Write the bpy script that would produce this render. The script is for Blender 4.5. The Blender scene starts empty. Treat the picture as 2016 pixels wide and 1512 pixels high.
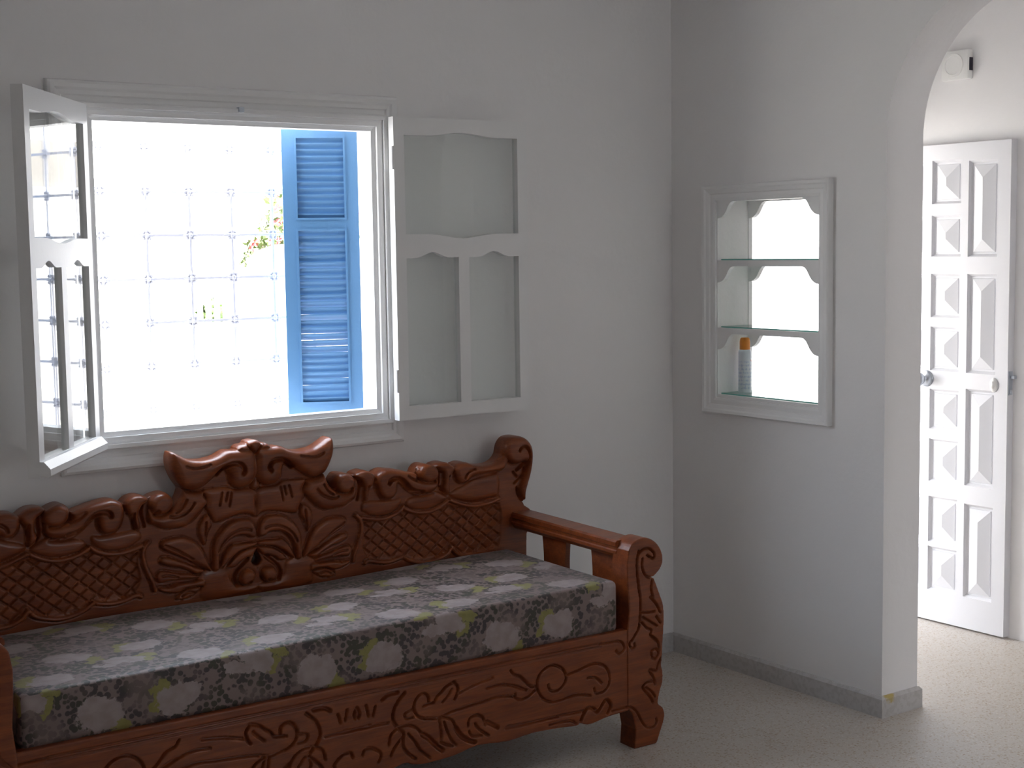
import bpy, bmesh, math, random
import numpy as np
from mathutils import Vector, Matrix
CAMR=(1.47735807,0.0146913689,-0.617460113)
EXPO=0.33
SKY_H=(.93,.93,.94); SKY_Z=(.98,1.10,1.28); SKY_S=8.0
SUN_E=20.0
GWALL=2.2
REAR_FILL_OPENINGS=[(-.90,-.25,1.3,1.9),(.40,1.0,1.0,1.85)]
PORTALS=[('window_portal',(-1.91,.21,1.6),1.16,1.1,(3.14159265/2,0,3.14159265)),('entrance_portal',(.75,.21,.98),.92,2.24,(3.14159265/2,0,3.14159265)),('rear_portal',(-.575,-5.81,1.6),.65,.6,(-3.14159265/2,0,3.14159265)),('hall_rear_portal',(.70,-5.81,1.425),.6,.85,(-3.14159265/2,0,3.14159265))]
SIL='-4,1066 17,1063 24,1055 34,1052 47,1051 56,1044 61,1037 88,1038 104,1034 120,1026 142,1019 175,1015 198,1017 220,1021 247,1034 278,1051 286,1042 288,1021 286,1001 280,981 269,958 255,937 251,928 258,909 269,889 280,877 286,877 283,894 289,909 302,923 321,925 346,920 363,913 372,920 389,925 406,926 423,921 436,913 444,905 451,910 467,918 489,922 522,917 555,910 588,901 606,896 613,909 627,922 645,926 668,920 686,910 685,915 695,921 715,924 736,922 753,914 767,904 781,912 802,916 825,913 850,904 884,897 915,896 942,901 963,915 974,930 973,927 980,957 990,974 1006,987 1030,991 1060,988 1081,977 1097,958 1105,935 1106,903 1101,872 1093,841 1081,808 1072,780 1068,744'
HOLE='-15,721 0,703 10,683 18,662 12,652 -2,646 -10,637 -18,632'
LATTICE='400,747 461,741 508,749 555,770 605,749 666,745 736,770 795,755 852,745 910,748 964,751 974,676 957,585 899,580 809,577 754,611 704,584 635,582 584,594 551,614 484,602 415,617 394,658 401,700'
FSIL='1020,677 1032,695 1047,706 1075,713 1101,711 1129,697 1151,675 1164,647 1165,621 1154,600 1140,587 1127,575 1136,551 1154,508 1166,477 1170,436 1168,393 1164,350 1162,318 1160,290 1157,267 1163,243 1162,208 1151,181 1142,139 1162,120 1170,95 1165,70 1150,35 1139,8 1133,-4'
LEGL='1040,2 1045,65 1038,101 1031,122'
APRON='1007,134 947,132 912,128 877,122 846,121 816,132 802,126 726,133 627,137 531,130 421,140 336,126 274,123 224,123 184,130 160,139'
BODIES={'wing':'3,1033 21,1038 61,1037 88,1038 104,1034 120,1026 142,1019 175,1015 198,1017 220,1021 247,1034 278,1051 286,1042 288,1021 286,1001 280,981 269,958 255,937 240,929 217,922 195,925 177,936 155,952 137,965 122,975 110,980 99,974 94,961 92,944 86,928 69,915 46,912 24,919 7,934 -3,954 -5,977 -3,1007',
'knob':'-15,1067 17,1063 24,1055 21,1042 7,1026 -5,1007 -17,1009',
'knob2':'24,1055 34,1052 47,1051 56,1044 61,1037 34,1032 12,1026 7,1026',
'tri':'-18,995 -6,991 0,950 17,915 4,901 -9,896 -21,902',
'face':'-5,892 17,907 42,909 73,909 95,920 121,923 176,921 181,908 169,885 176,862 165,845 151,817 144,807 119,811 85,820 45,825 19,820 0,812 1,860',
'sideband':'183,916 217,918 244,926 253,930 260,907 273,885 288,871 307,859 294,864 321,856 344,857 357,869 364,884 370,860 365,834 346,824 324,811 301,807 275,805 250,807 248,808 220,823 191,851 173,871 169,885 181,903',
'ball1':'364,887 362,876 356,866 347,859 335,855 323,855 311,858 300,864 292,873 286,884 285,895 287,906 293,915 302,922 313,926 325,927 337,924 348,917 357,909 362,898',
'reel1':'365,912 374,920 389,925 406,926 423,921 436,913 443,903 440,888 433,869 422,862 415,836 412,817 397,819 395,838 398,865 388,889 371,902',
'sscroll':'444,877 445,891 451,908 467,918 489,922 522,917 555,910 588,901 608,894 612,874 644,863 678,861 674,862 687,874 694,860 693,841 676,825 643,819 608,819 589,829 571,841 549,861 531,868 529,847 522,828 504,816 477,818 458,835 450,856',
'ball2':'697,888 695,877 689,868 679,861 668,857 655,856 643,859 631,866 622,874 617,885 615,896 617,907 623,916 633,923 644,927 657,928 669,925 681,918 690,910 695,899',
'reel2':'688,913 695,921 715,924 736,922 753,914 766,903 763,888 752,874 744,855 745,824 743,805 725,811 713,828 719,853 717,886 702,898',
'scroll3':'763,884 765,901 781,912 802,916 825,913 850,904 884,897 915,896 942,901 968,912 982,922 995,910 989,890 973,872 941,868 902,865 862,864 836,856 821,845 802,838 785,842 770,859',
'end':'980,957 990,974 1006,987 1030,991 1060,988 1081,977 1097,958 1105,935 1106,903 1101,872 1093,841 1081,808 1072,780 1068,744 1050,759 1045,789 1057,822 1074,852 1080,883 1058,894 1036,887 1015,890 996,902 981,926',
'rail1':'397,813 431,817 477,812 519,811 546,814 547,796 525,775 496,761 463,759 430,765 402,781 390,790',
'rail2':'570,803 597,812 642,811 677,818 608,817 646,817 683,826 708,815 735,797 725,785 702,774 669,765 632,760 607,761 641,760 596,769 569,784',
'rail3':'746,807 771,821 805,831 836,845 875,853 928,858 959,857 958,784 926,776 874,768 822,772 771,789 751,800',
'L1':'2,761 10,790 25,807 49,813 78,811 106,799 127,780 147,756 157,726 158,692 159,655 137,654 135,687 127,713 113,735 91,750 65,757 39,754 28,746 8,744',
'L2':'1,721 6,730 34,731 73,730 90,730 108,713 124,688 135,658 115,665 89,689 59,705 24,712',
'L3':'1,711 24,711 59,701 85,683 106,658 79,653 62,668 36,680 21,682 7,698',
'curl':'67,610 65,602 61,595 54,590 46,588 38,588 29,590 21,595 15,602 12,610 10,618 12,626 16,633 23,638 31,640 39,640 48,638 56,633 62,626 66,618',
'L4a':'165,836 187,825 202,798 198,768 184,739 178,752 172,777 157,804',
'L4':'163,655 183,710 204,746 239,769 267,778 317,773 331,758 316,739 283,722 248,702 214,681 182,662',
'L5':'186,660 225,678 260,698 318,720 334,703 305,686 271,678 236,662 213,648',
'L6':'201,637 236,653 282,662 328,675 349,659 336,636 304,638 258,638',
'L7':'190,630 235,627 276,629 315,621 338,623 336,611 303,598 275,596 246,608 212,609 189,605',
'L8':'200,600 225,607 252,602 275,589 286,577 268,572 233,576',
'fan':'105,650 146,661 190,655 212,627 198,602 199,567 143,558 76,560 11,563 1,587 55,587 89,603 98,622'}
RIDGES=['390,763 422,755 462,749 501,753 535,766 555,782',
'562,775 588,762 629,753 666,753 705,765 736,782',
'747,784 775,772 813,759 852,753 902,755 957,766',
'399,602 412,609 451,599 490,594 524,599 551,606',
'554,604 581,586 618,575 659,571 697,579 729,590 748,609',
'750,609 771,588 806,574 863,570 935,575',
'368,774 387,749 386,711 372,672 358,639 354,616']
GROOVES=[(9,20,'133,966 119,979 103,990 87,996 68,996 56,992 45,979 44,968 49,962'),
(4,8,'160,1000 178,996 206,993 225,996 242,1003'),
(4,8,'87,901 95,858'),
(4,8,'100,903 106,877'),
(4,8,'118,904 128,866'),
(5,9,'218,882 234,863 257,849 283,844 297,848'),
(4,8,'243,895 254,876 268,863 278,858'),
(8,10,'342,869 346,865'),
(4,8,'414,871 415,848 412,829'),
(6,14,'384,891 388,874 385,851 378,825'),
(9,18,'491,873 496,882 514,888 536,884 558,866 575,846 598,834 625,829'),
(5,8,'568,892 590,876 617,867'),
(4,8,'740,873 741,846 741,825'),
(6,14,'707,889 709,867 706,841 716,823'),
(5,9,'803,860 808,872 824,884 845,888'),
(7,16,'1037,939 1046,949 1062,951 1075,942 1083,921 1080,896 1066,880 1041,864'),
(5,9,'1074,870 1068,848 1052,831 1030,816'),
(5,9,'1040,799 1045,771 1064,749'),
(6,10,'1025,857 1041,839'),
(4,7,'26,772 48,778 74,775 100,763 124,742 139,715'),
(4,8,'177,814 181,760'),
(4,8,'317,756 272,732 226,700'),
(8,14,'32,674 53,657 74,636 82,614 75,593'),
(7,8,'34,598 40,595'),
(4,7,'221,626 258,629 303,620'),
(4,7,'227,590 245,594 266,584'),
(4,7,'277,648 305,657 328,658'),
(4,8,'24,1054 16,1039 3,1022'),
(5,10,'-9,893 -13,870 -10,844')]
FRONT=[(4,8,'691,284 695,267 714,257 737,262 758,283 758,308 742,330 715,343 686,342 659,325 646,298 652,267 674,238 704,224 740,224 787,229 821,226 858,217'),
(4,7,'768,303 815,311 849,319 883,320 914,308 934,284 939,255 930,232 909,219 882,220 874,239'),
(4,6,'848,277 879,273 906,250'),
(4,8,'545,357 557,341 582,331 601,311 623,291 643,288'),
(4,6,'534,310 566,302 597,285'),
(4,7,'639,277 613,260 581,256 562,265 562,278'),
(7,9,'820,141 830,161 847,176 871,170 885,156 899,167 913,184 926,189 940,176 940,159 929,144'),
(3,6,'532,178 628,173 726,173 827,170'),
(3,5,'693,152 776,148 799,134'),
(3,6,'947,147 1000,149 1028,144 1053,120 1070,88 1092,64 1121,61 1135,75 1132,87'),
(4,7,'1116,375 1141,351 1148,321'),
(4,6,'1115,309 1115,324 1134,326 1144,310 1130,293 1115,301'),
(4,7,'1155,294 1141,271 1133,252 1104,260 1122,231 1129,206'),
(4,7,'1129,215 1100,220 1075,208 1086,189 1107,167 1118,145'),
(4,6,'1089,202 1114,183 1129,163'),
(4,6,'966,349 980,337 1000,346 998,364 981,378 949,380 901,380'),
(5,10,'1061,672 1053,625 1060,550 1067,509 1066,452 1059,410 1040,385 1030,372'),
(4,8,'1030,375 1019,363 1029,347 1042,350 1040,362'),
(5,11,'1061,663 1082,675 1111,671 1129,652 1122,638 1097,653'),
(4,9,'1078,644 1075,616 1089,586 1114,574 1129,574'),
(4,8,'1118,565 1114,537 1121,507'),
(4,8,'1073,462 1102,458 1128,457'),
(4,8,'1077,445 1109,425 1138,406'),
(5,9,'1110,508 1135,482 1153,450'),
(4,8,'1073,428 1095,405 1116,395 1109,379 1134,355'),
(4,7,'1135,439 1153,415'),
(4,6,'456,315 495,318 533,312 572,296 605,282'),
(3,4,'356,320 416,336 479,344'),
(4,7,'232,264 274,255 321,265 383,272 446,276 494,281 559,271'),
(5,8,'335,356 350,340 346,317 337,302'),
(3,5,'328,336 313,318 294,302'),
(5,8,'338,359 307,348 292,335 276,324 264,308 248,306 227,302'),
(5,8,'245,312 243,331 225,342 207,335 195,316 194,295 208,274 232,262'),
(4,6,'194,298 176,298 160,291 167,276 191,274'),
(4,6,'281,254 286,223 288,188'),
(4,7,'299,240 310,205 328,172 340,158'),
(4,7,'296,254 326,240 338,218'),
(8,9,'341,212 356,187 378,167 409,153'),
(4,7,'385,209 391,232 417,238 439,225 448,199'),
(4,7,'410,212 428,189 460,164'),
(8,8,'454,209 473,197 495,183'),
(3,6,'524,173 590,171 690,170 729,171'),
(4,7,'140,255 172,254 199,241 219,218'),
(9,9,'222,215 246,197 264,177 291,152'),
(4,7,'172,228 195,199 212,169 247,137'),
(5,8,'157,228 153,197 170,167 196,146'),
(6,8,'163,356 142,337 127,316 120,286 131,262 154,237'),
(5,8,'140,253 113,237 106,207'),
(5,8,'151,222 124,195 111,172'),
(4,6,'388,192 400,173 434,169'),
(4,6,'285,178 309,165 328,158'),
(5,7,'1,341 10,322 5,309'),
(5,7,'31,342 38,309'),
(5,7,'62,333 54,306'),
(4,6,'-43,280 18,275 65,276 104,275'),
(7,8,'86,349 106,360 138,361'),
(5,7,'16,194 24,210 51,208 78,185 69,162')]

random.seed(7); rng=np.random.default_rng(7)
scene=bpy.context.scene
COL=scene.collection
PI=math.pi
# ------------------------------------------------------------------ helpers
def link(o,parent=None):
    COL.objects.link(o)
    if parent is not None: o.parent=parent
    return o
def tag(o,label=None,cat=None,group=None,kind=None):
    if label: o['label']=label
    if cat: o['category']=cat
    if group: o['group']=group
    if kind: o['kind']=kind
    return o
def thing(name,label,cat,loc=(0,0,0),rz=0.0,group=None):
    o=bpy.data.objects.new(name,None); o.empty_display_size=.1
    o.location=loc; o.rotation_euler=(0,0,rz); link(o)
    return tag(o,label,cat,group)
def setmat(me,mat):
    for m in (mat if isinstance(mat,(list,tuple)) else [mat]): me.materials.append(m)
def obj(name,bm,mat,parent=None,smooth=False,angle=None):
    me=bpy.data.meshes.new(name)
    bmesh.ops.recalc_face_normals(bm,faces=bm.faces[:])
    bm.to_mesh(me); bm.free(); setmat(me,mat)
    if smooth or angle:
        me.polygons.foreach_set('use_smooth',[True]*len(me.polygons))
        if angle: me.set_sharp_from_angle(angle=math.radians(angle))
    o=bpy.data.objects.new(name,me)
    return link(o,parent)
def struct(name,bm,mat,parent=None,**k):
    o=obj(name,bm,mat,parent,**k)
    if parent is None: o['kind']='structure'
    return o
def box(bm,x0,x1,y0,y1,z0,z1,bev=0,mi=0,seg=2):
    r=bmesh.ops.create_cube(bm,size=1.0)
    vs=r['verts']
    for v in vs:
        v.co=Vector((x0+(v.co.x+.5)*(x1-x0),y0+(v.co.y+.5)*(y1-y0),z0+(v.co.z+.5)*(z1-z0)))
    fs={f for v in vs for f in v.link_faces}
    for f in fs: f.material_index=mi
    if bev:
        es=list({e for v in vs for e in v.link_edges})
        bmesh.ops.bevel(bm,geom=es,offset=bev,segments=seg,affect='EDGES',profile=.5)
    return bm
def newbox(*a,**k): return box(bmesh.new(),*a,**k)
def cyl(bm,p0,p1,r0,r1=None,n=12,cap=True):
    p0=Vector(p0);p1=Vector(p1);d=p1-p0
    if r1 is None:r1=r0
    q=d.to_track_quat('Z','Y').to_matrix().to_4x4()
    m=Matrix.Translation((p0+p1)/2)@q
    bmesh.ops.create_cone(bm,cap_ends=cap,segments=n,radius1=r0,radius2=r1,depth=d.length,matrix=m)
    return bm
def lathe(bm,prof,n=32,mat=Matrix.Identity(4)):
    rings=[]
    for r,z in prof:
        if r<1e-6: rings.append([bm.verts.new(mat@Vector((0,0,z)))])
        else: rings.append([bm.verts.new(mat@Vector((r*math.cos(2*PI*i/n),r*math.sin(2*PI*i/n),z))) for i in range(n)])
    for a,b in zip(rings,rings[1:]):
        for i in range(n):
            j=(i+1)%n
            if len(a)==1 and len(b)==1: continue
            if len(a)==1: bm.faces.new((a[0],b[i],b[j]))
            elif len(b)==1: bm.faces.new((a[i],a[j],b[0]))
            else: bm.faces.new((a[i],a[j],b[j],b[i]))
    return bm
def plate(bm,outer,holes,depth,to3):
    """flat board with holes: 2-D outlines, thickness depth, to3(a,b,c)->xyz"""
    allv=[];edges=[]
    for loop in [outer]+list(holes):
        vs=[bm.verts.new((p[0],p[1],0)) for p in loop]
        for i in range(len(vs)): edges.append(bm.edges.new((vs[i],vs[(i+1)%len(vs)])))
        allv+=vs
    r=bmesh.ops.triangle_fill(bm,use_beauty=True,use_dissolve=False,edges=edges)
    fs=[g for g in r['geom'] if isinstance(g,bmesh.types.BMFace)]
    ex=bmesh.ops.extrude_face_region(bm,geom=fs)
    nv=[g for g in ex['geom'] if isinstance(g,bmesh.types.BMVert)]
    for v in nv: v.co.z+=depth
    for v in allv+nv: v.co=Vector(to3(v.co.x,v.co.y,v.co.z))
    return bm
def sweep_rect(bm,x0,x1,z0,z1,prof,to3):
    """mitred moulding round a rectangle; prof = closed ring of (outward offset, protrusion)"""
    rings=[]
    for d,p in prof:
        rings.append([bm.verts.new(to3(a,b,p)) for a,b in ((x0-d,z0-d),(x1+d,z0-d),(x1+d,z1+d),(x0-d,z1+d))])
    n=len(rings)
    for k in range(n):
        A=rings[k];B=rings[(k+1)%n]
        for i in range(4):
            j=(i+1)%4
            bm.faces.new((A[i],A[j],B[j],B[i]))
    return bm
# ------------------------------------------------------------------ materials
def newmat(name):
    m=bpy.data.materials.new(name); m.use_nodes=True
    nt=m.node_tree; b=nt.nodes['Principled BSDF']
    return m,nt,b
class NB:
    def __init__(s,nt): s.nt=nt
    def n(s,t,**k):
        x=s.nt.nodes.new(t)
        for a,v in k.items(): setattr(x,a,v)
        return x
    def l(s,a,b): s.nt.links.new(a,b)
    def val(s,sock,v):
        if hasattr(v,'is_linked') or isinstance(v,bpy.types.NodeSocket): s.l(v,sock)
        else: sock.default_value=v
    def math(s,op,a,b=None,c=None,clamp=False):
        x=s.n('ShaderNodeMath',operation=op,use_clamp=clamp)
        s.val(x.inputs[0],a)
        if b is not None: s.val(x.inputs[1],b)
        if c is not None: s.val(x.inputs[2],c)
        return x.outputs[0]
    def vm(s,op,a,b=None,c=None):
        x=s.n('ShaderNodeVectorMath',operation=op)
        s.val(x.inputs[0],a)
        if b is not None: s.val(x.inputs[1],b)
        if c is not None: s.val(x.inputs[2],c)
        return x.outputs[1] if op in('LENGTH','DISTANCE','DOT_PRODUCT') else x.outputs[0]
    def mix(s,f,a,b):
        x=s.n('ShaderNodeMix',data_type='RGBA')
        s.val(x.inputs[0],f)
        s.val(x.inputs[6],a if isinstance(a,bpy.types.NodeSocket) else (*a,1)[:4])
        s.val(x.inputs[7],b if isinstance(b,bpy.types.NodeSocket) else (*b,1)[:4])
        return x.outputs[2]
    def ramp(s,f,a,b,lo=0.,hi=1.):
        x=s.n('ShaderNodeMapRange',interpolation_type='SMOOTHSTEP')
        s.val(x.inputs[0],f); x.inputs[1].default_value=a;x.inputs[2].default_value=b;x.inputs[3].default_value=lo;x.inputs[4].default_value=hi
        return x.outputs[0]
    def noise(s,vec,scale,detail=3,rough=.5,out=0):
        x=s.n('ShaderNodeTexNoise'); s.l(vec,x.inputs['Vector']); x.inputs['Scale'].default_value=scale
        x.inputs['Detail'].default_value=detail; x.inputs['Roughness'].default_value=rough
        return x.outputs[out]
    def bump(s,h,dist,strength=1.):
        x=s.n('ShaderNodeBump'); s.l(h,x.inputs['Height']); x.inputs['Distance'].default_value=dist; x.inputs['Strength'].default_value=strength
        return x.outputs[0]
    def obj(s): return s.n('ShaderNodeTexCoord').outputs['Object']
def paint(name,col,rough=.5,bump=.0006,scale=60,var=.03,spec=.4):
    m,nt,b=newmat(name); N=NB(nt); o=N.obj()
    f=N.noise(o,3.0,4)
    c=N.mix(f,tuple(x*(1-var) for x in col),tuple(min(1,x*(1+var)) for x in col))
    N.l(c,b.inputs['Base Color']); b.inputs['Roughness'].default_value=rough
    b.inputs['Specular IOR Level'].default_value=spec
    if bump: N.l(N.bump(N.noise(o,scale,4),bump),b.inputs['Normal'])
    return m
M={}
M['wall']=paint('white_plaster',(.82,.81,.81),.85,.0012,35,.02,.2)
M['jamb']=M['wall']
M['ceil']=paint('ceiling_white',(.78,.78,.78),.9,.001,30,.02,.2)
M['wood_white']=paint('white_gloss_paint',(.80,.80,.80),.35,.0004,90,.02,.5)
M['door_white']=paint('white_door_paint',(.70,.70,.73),.38,.0003,90,.015,.5)
M['iron_white']=paint('white_iron_paint',(.54,.54,.60),.4,.0003,120,.02,.5)
M['blue']=paint('blue_shutter_paint',(.088,.205,.375),.42,.0005,80,.06,.5)
M['plastic']=paint('white_plastic',(.82,.82,.80),.35,0,1,.01,.5)
M['dark']=paint('dark_plastic',(.02,.015,.03),.5,0,1,.02,.4)
M['metal']=paint('brushed_metal',(.52,.56,.62),.3,0,1,.03,.6); M['metal'].node_tree.nodes['Principled BSDF'].inputs['Metallic'].default_value=.9
M['orange']=paint('orange_cap',(.80,.26,.03),.4,0,1,.03,.5)
M['sunwall']=paint('whitewashed_garden_wall',(.83,.81,.77),.9,.002,12,.03,.2)
M['bounce_cut']=paint('dark_bounce_cut_floor',(.19,.17,.155),.7,.001,20,.15,.3)  # for the added dark floor outside the entrance
M['blockwall']=paint('cream_sky_block_wall',(.62,.60,.58),.9,.002,10,.05,.2)  # for the added wall that screens the entrance
M['paving']=paint('pale_garden_paving',(.62,.58,.52),.9,.002,6,.08,.2)
def mat_base():
    m,nt,b=newmat('terrazzo_skirting'); N=NB(nt); o=N.obj()
    c=N.mix(N.ramp(N.noise(o,55,3),.45,.62),(.53,.515,.51),(.47,.455,.445))
    # old ochre stain on the corner of the skirting
    d=N.vm('DISTANCE',o,(.03,-1.106,.078)); d=N.math('ADD',d,N.math('MULTIPLY',N.noise(o,70,3),.03))
    c=N.mix(N.ramp(d,.034,.048,1,0),c,(.46,.36,.12))
    N.l(c,b.inputs['Base Color']); b.inputs['Roughness'].default_value=.5
    return m
M['base']=mat_base()
def mat_floor():
    m,nt,b=newmat('terrazzo_floor'); N=NB(nt); o=N.obj()
    w=N.vm('ADD',o,N.vm('SCALE',N.noise(o,30,2,out=1),None)) if False else o
    v1=N.n('ShaderNodeTexVoronoi'); N.l(o,v1.inputs['Vector']); v1.inputs['Scale'].default_value=105
    s1=N.n('ShaderNodeSeparateColor'); N.l(v1.outputs['Color'],s1.inputs[0])
    v2=N.n('ShaderNodeTexVoronoi'); N.l(o,v2.inputs['Vector']); v2.inputs['Scale'].default_value=185
    s2=N.n('ShaderNodeSeparateColor'); N.l(v2.outputs['Color'],s2.inputs[0])
    base=N.mix(N.noise(o,2.2,4),(.50,.46,.42),(.57,.53,.485))
    chip1=N.math('MULTIPLY',N.ramp(s1.outputs[0],.54,.60),N.ramp(v1.outputs['Distance'],.35,.5,1,0))
    base=N.mix(N.math('MULTIPLY',chip1,.75),base,N.mix(s1.outputs[1],(.30,.20,.11),(.47,.38,.28)))
    chip2=N.math('MULTIPLY',N.ramp(s2.outputs[0],.58,.66),N.ramp(v2.outputs['Distance'],.35,.5,1,0))
    base=N.mix(N.math('MULTIPLY',chip2,.7),base,N.mix(s2.outputs[1],(.36,.29,.22),(.78,.76,.72)))
    # tile joints, 0.30 m squares
    t=N.vm('WRAP',N.vm('ADD',o,(.06,.118,0)),(.15,.15,1),(-.15,-.15,-1))
    sp=N.n('ShaderNodeSeparateXYZ'); N.l(N.vm('ABSOLUTE',t),sp.inputs[0])
    mx=N.math('MAXIMUM',sp.outputs[0],sp.outputs[1])
    j=N.ramp(mx,.1478,.1492)
    base=N.mix(N.math('MULTIPLY',j,.45),base,(.42,.38,.33))
    N.l(base,b.inputs['Base Color']); b.inputs['Roughness'].default_value=.42
    b.inputs['Specular IOR Level'].default_value=.45
    N.l(N.bump(j,.0012,-1.0),b.inputs['Normal'])
    return m
M['floor']=mat_floor()
def mat_wood():
    m,nt,b=newmat('varnished_red_pine'); N=NB(nt); o=N.obj()
    mp=N.n('ShaderNodeMapping'); N.l(o,mp.inputs[0]); mp.inputs['Scale'].default_value=(1.2,6,9)
    g=N.noise(mp.outputs[0],5,6,.6)
    mp2=N.n('ShaderNodeMapping'); N.l(o,mp2.inputs[0]); mp2.inputs['Scale'].default_value=(2,20,45)
    g2=N.noise(mp2.outputs[0],6,3)
    c=N.mix(N.ramp(g,.3,.7),WOOD_A,WOOD_B)
    c=N.mix(N.math('MULTIPLY',N.ramp(g2,.45,.7),.35),c,tuple(x*.55 for x in WOOD_A))
    N.l(c,b.inputs['Base Color']); b.inputs['Roughness'].default_value=.34
    b.inputs['Specular IOR Level'].default_value=.3
    b.inputs['Coat Weight'].default_value=.25; b.inputs['Coat Roughness'].default_value=.2
    N.l(N.bump(g2,.0004),b.inputs['Normal'])
    return m
WOOD_A=(.165,.036,.010); WOOD_B=(.25,.062,.016)
M['wood']=mat_wood()
def mat_fabric():
    m,nt,b=newmat('floral_mattress_ticking'); N=NB(nt)
    uv=N.n('ShaderNodeUVMap'); uv.uv_map='UVMap'; u=uv.outputs[0]
    nz=N.vm('SCALE',N.vm('SUBTRACT',N.noise(u,24,4,.65,1),(.5,.5,.5)),None); nz.node.inputs['Scale'].default_value=.075
    u2=N.vm('ADD',u,nz)
    def blob(cx,cy,rx,ry,rot=0.):
        best=None
        for ox,oy in ((0,0),(.32,.185)):
            d=N.vm('SUBTRACT',u2,(cx+ox,cy+oy,0))
            w=N.vm('WRAP',d,(.32,.185,1),(-.32,-.185,-1))
            if rot:
                r=N.n('ShaderNodeVectorRotate',rotation_type='Z_AXIS'); N.l(w,r.inputs['Vector']); r.inputs['Angle'].default_value=rot; w=r.outputs[0]
            s=N.vm('MULTIPLY',w,(1/rx,1/ry,0))
            L=N.vm('LENGTH',s)
            best=L if best is None else N.math('MINIMUM',best,L)
        return best
    fl=blob(.205,.104,.066,.050,.25)
    fl=N.math('MINIMUM',fl,blob(.426,.108,.064,.046,-.2))
    fl=N.math('MINIMUM',fl,blob(.333,-.006,.055,.036,.5))
    fl=N.math('MINIMUM',fl,blob(.275,-.03,.04,.018,.3))
    lf=blob(.262,.058,.034,.020,.7)
    lf=N.math('MINIMUM',lf,blob(.245,.028,.024,.014,-.4))
    lf=N.math('MINIMUM',lf,blob(.372,.142,.034,.017,-.5))
    lf=N.math('MINIMUM',lf,blob(.362,.100,.020,.026,.4))
    lf=N.math('MINIMUM',lf,blob(.398,.005,.036,.017,.5))
    lf=N.math('MINIMUM',lf,blob(.385,-.035,.02,.026,.2))
    mo=N.noise(u,6,3); md=N.noise(u,17,2)
    v=N.n('ShaderNodeTexVoronoi'); N.l(u,v.inputs['Vector']); v.inputs['Scale'].default_value=66
    dots=N.ramp(N.math('SUBTRACT',v.outputs['Distance'],N.math('MULTIPLY',md,.55)),.20,.34,1,0)
    dots=N.math('MULTIPLY',dots,N.ramp(N.noise(u,8.5,2),.36,.52,.35,1.))
    base=N.mix(mo,(.150,.102,.092),(.23,.165,.152))
    dk=N.mix(N.ramp(N.noise(u,11,2),.4,.6),(.032,.023,.024),(.034,.034,.016))
    base=N.mix(N.math('MULTIPLY',dots,.92),base,dk)
    c=N.mix(N.ramp(lf,.9,1.06,1,0),base,N.mix(N.noise(u,40,2),(.18,.155,.035),(.27,.25,.075)))
    wb=N.ramp(N.noise(u,28,2),.3,.7)
    c=N.mix(N.ramp(fl,.93,1.05,1,0),c,N.mix(wb,(.275,.215,.205),(.335,.275,.268)))
    N.l(c,b.inputs['Base Color']); b.inputs['Roughness'].default_value=.55
    b.inputs['Sheen Weight'].default_value=.2; b.inputs['Specular IOR Level'].default_value=.45
    N.l(N.bump(N.noise(u,700,1),.0004),b.inputs['Normal'])
    return m
M['fabric']=mat_fabric()
def mat_glass(name,tint=(1,1,1),ior=1.5):
    m=bpy.data.materials.new(name); m.use_nodes=True; nt=m.node_tree; nt.nodes.clear(); N=NB(nt)
    out=N.n('ShaderNodeOutputMaterial'); tr=N.n('ShaderNodeBsdfTransparent'); tr.inputs[0].default_value=(*tint,1)
    gl=N.n('ShaderNodeBsdfGlossy'); gl.inputs['Roughness'].default_value=.0
    fr=N.n('ShaderNodeFresnel'); ge=N.n('ShaderNodeNewGeometry')
    N.l(N.math('ADD',ior,N.math('MULTIPLY',ge.outputs['Backfacing'],1/ior-ior)),fr.inputs['IOR'])
    mx=N.n('ShaderNodeMixShader'); N.l(fr.outputs[0],mx.inputs[0]); N.l(tr.outputs[0],mx.inputs[1]); N.l(gl.outputs[0],mx.inputs[2]); N.l(mx.outputs[0],out.inputs[0])
    return m
M['glass']=mat_glass('window_glass',(.97,.985,.98))
M['shelf_glass']=mat_glass('shelf_glass',(.86,.95,.92))
M['glass_edge']=paint('green_glass_edge',(.16,.46,.40),.15,0,1,.05,.5)
def mat_can():
    m,nt,b=newmat('spray_can_print'); N=NB(nt); o=N.obj()
    s=N.n('ShaderNodeSeparateXYZ'); N.l(o,s.inputs[0])
    rows=N.math('SINE',N.math('MULTIPLY',s.outputs[2],420))
    mp=N.n('ShaderNodeMapping'); N.l(o,mp.inputs[0]); mp.inputs['Scale'].default_value=(1,1,.35)
    tx=N.ramp(N.math('ADD',N.noise(mp.outputs[0],170,2),N.math('MULTIPLY',rows,.12)),.52,.62)
    zone=N.math('MULTIPLY',N.ramp(s.outputs[2],.010,.016),N.ramp(s.outputs[2],.120,.128,1,0))
    c=N.mix(N.math('MULTIPLY',N.math('MULTIPLY',tx,zone),.38),(.72,.75,.82),(.22,.32,.60))
    zr=N.math('MULTIPLY',N.ramp(s.outputs[2],.120,.124),N.ramp(s.outputs[2],.146,.150,1,0))
    c=N.mix(N.math('MULTIPLY',N.ramp(N.noise(o,60,1),.64,.68),zr),c,(.55,.13,.08))
    N.l(c,b.inputs['Base Color']); b.inputs['Roughness'].default_value=.3
    return m
M['can']=mat_can()
def mat_leaf(name,a,bb):
    m,nt,b=newmat(name); N=NB(nt); o=N.obj()
    c=N.mix(N.noise(o,14,2),a,bb); N.l(c,b.inputs['Base Color']); b.inputs['Roughness'].default_value=.5
    return m
M['leaf']=mat_leaf('bougainvillea_leaves',(.06,.10,.025),(.14,.19,.06))
M['flower']=mat_leaf('red_bracts',(.55,.04,.05),(.70,.09,.10))
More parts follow.
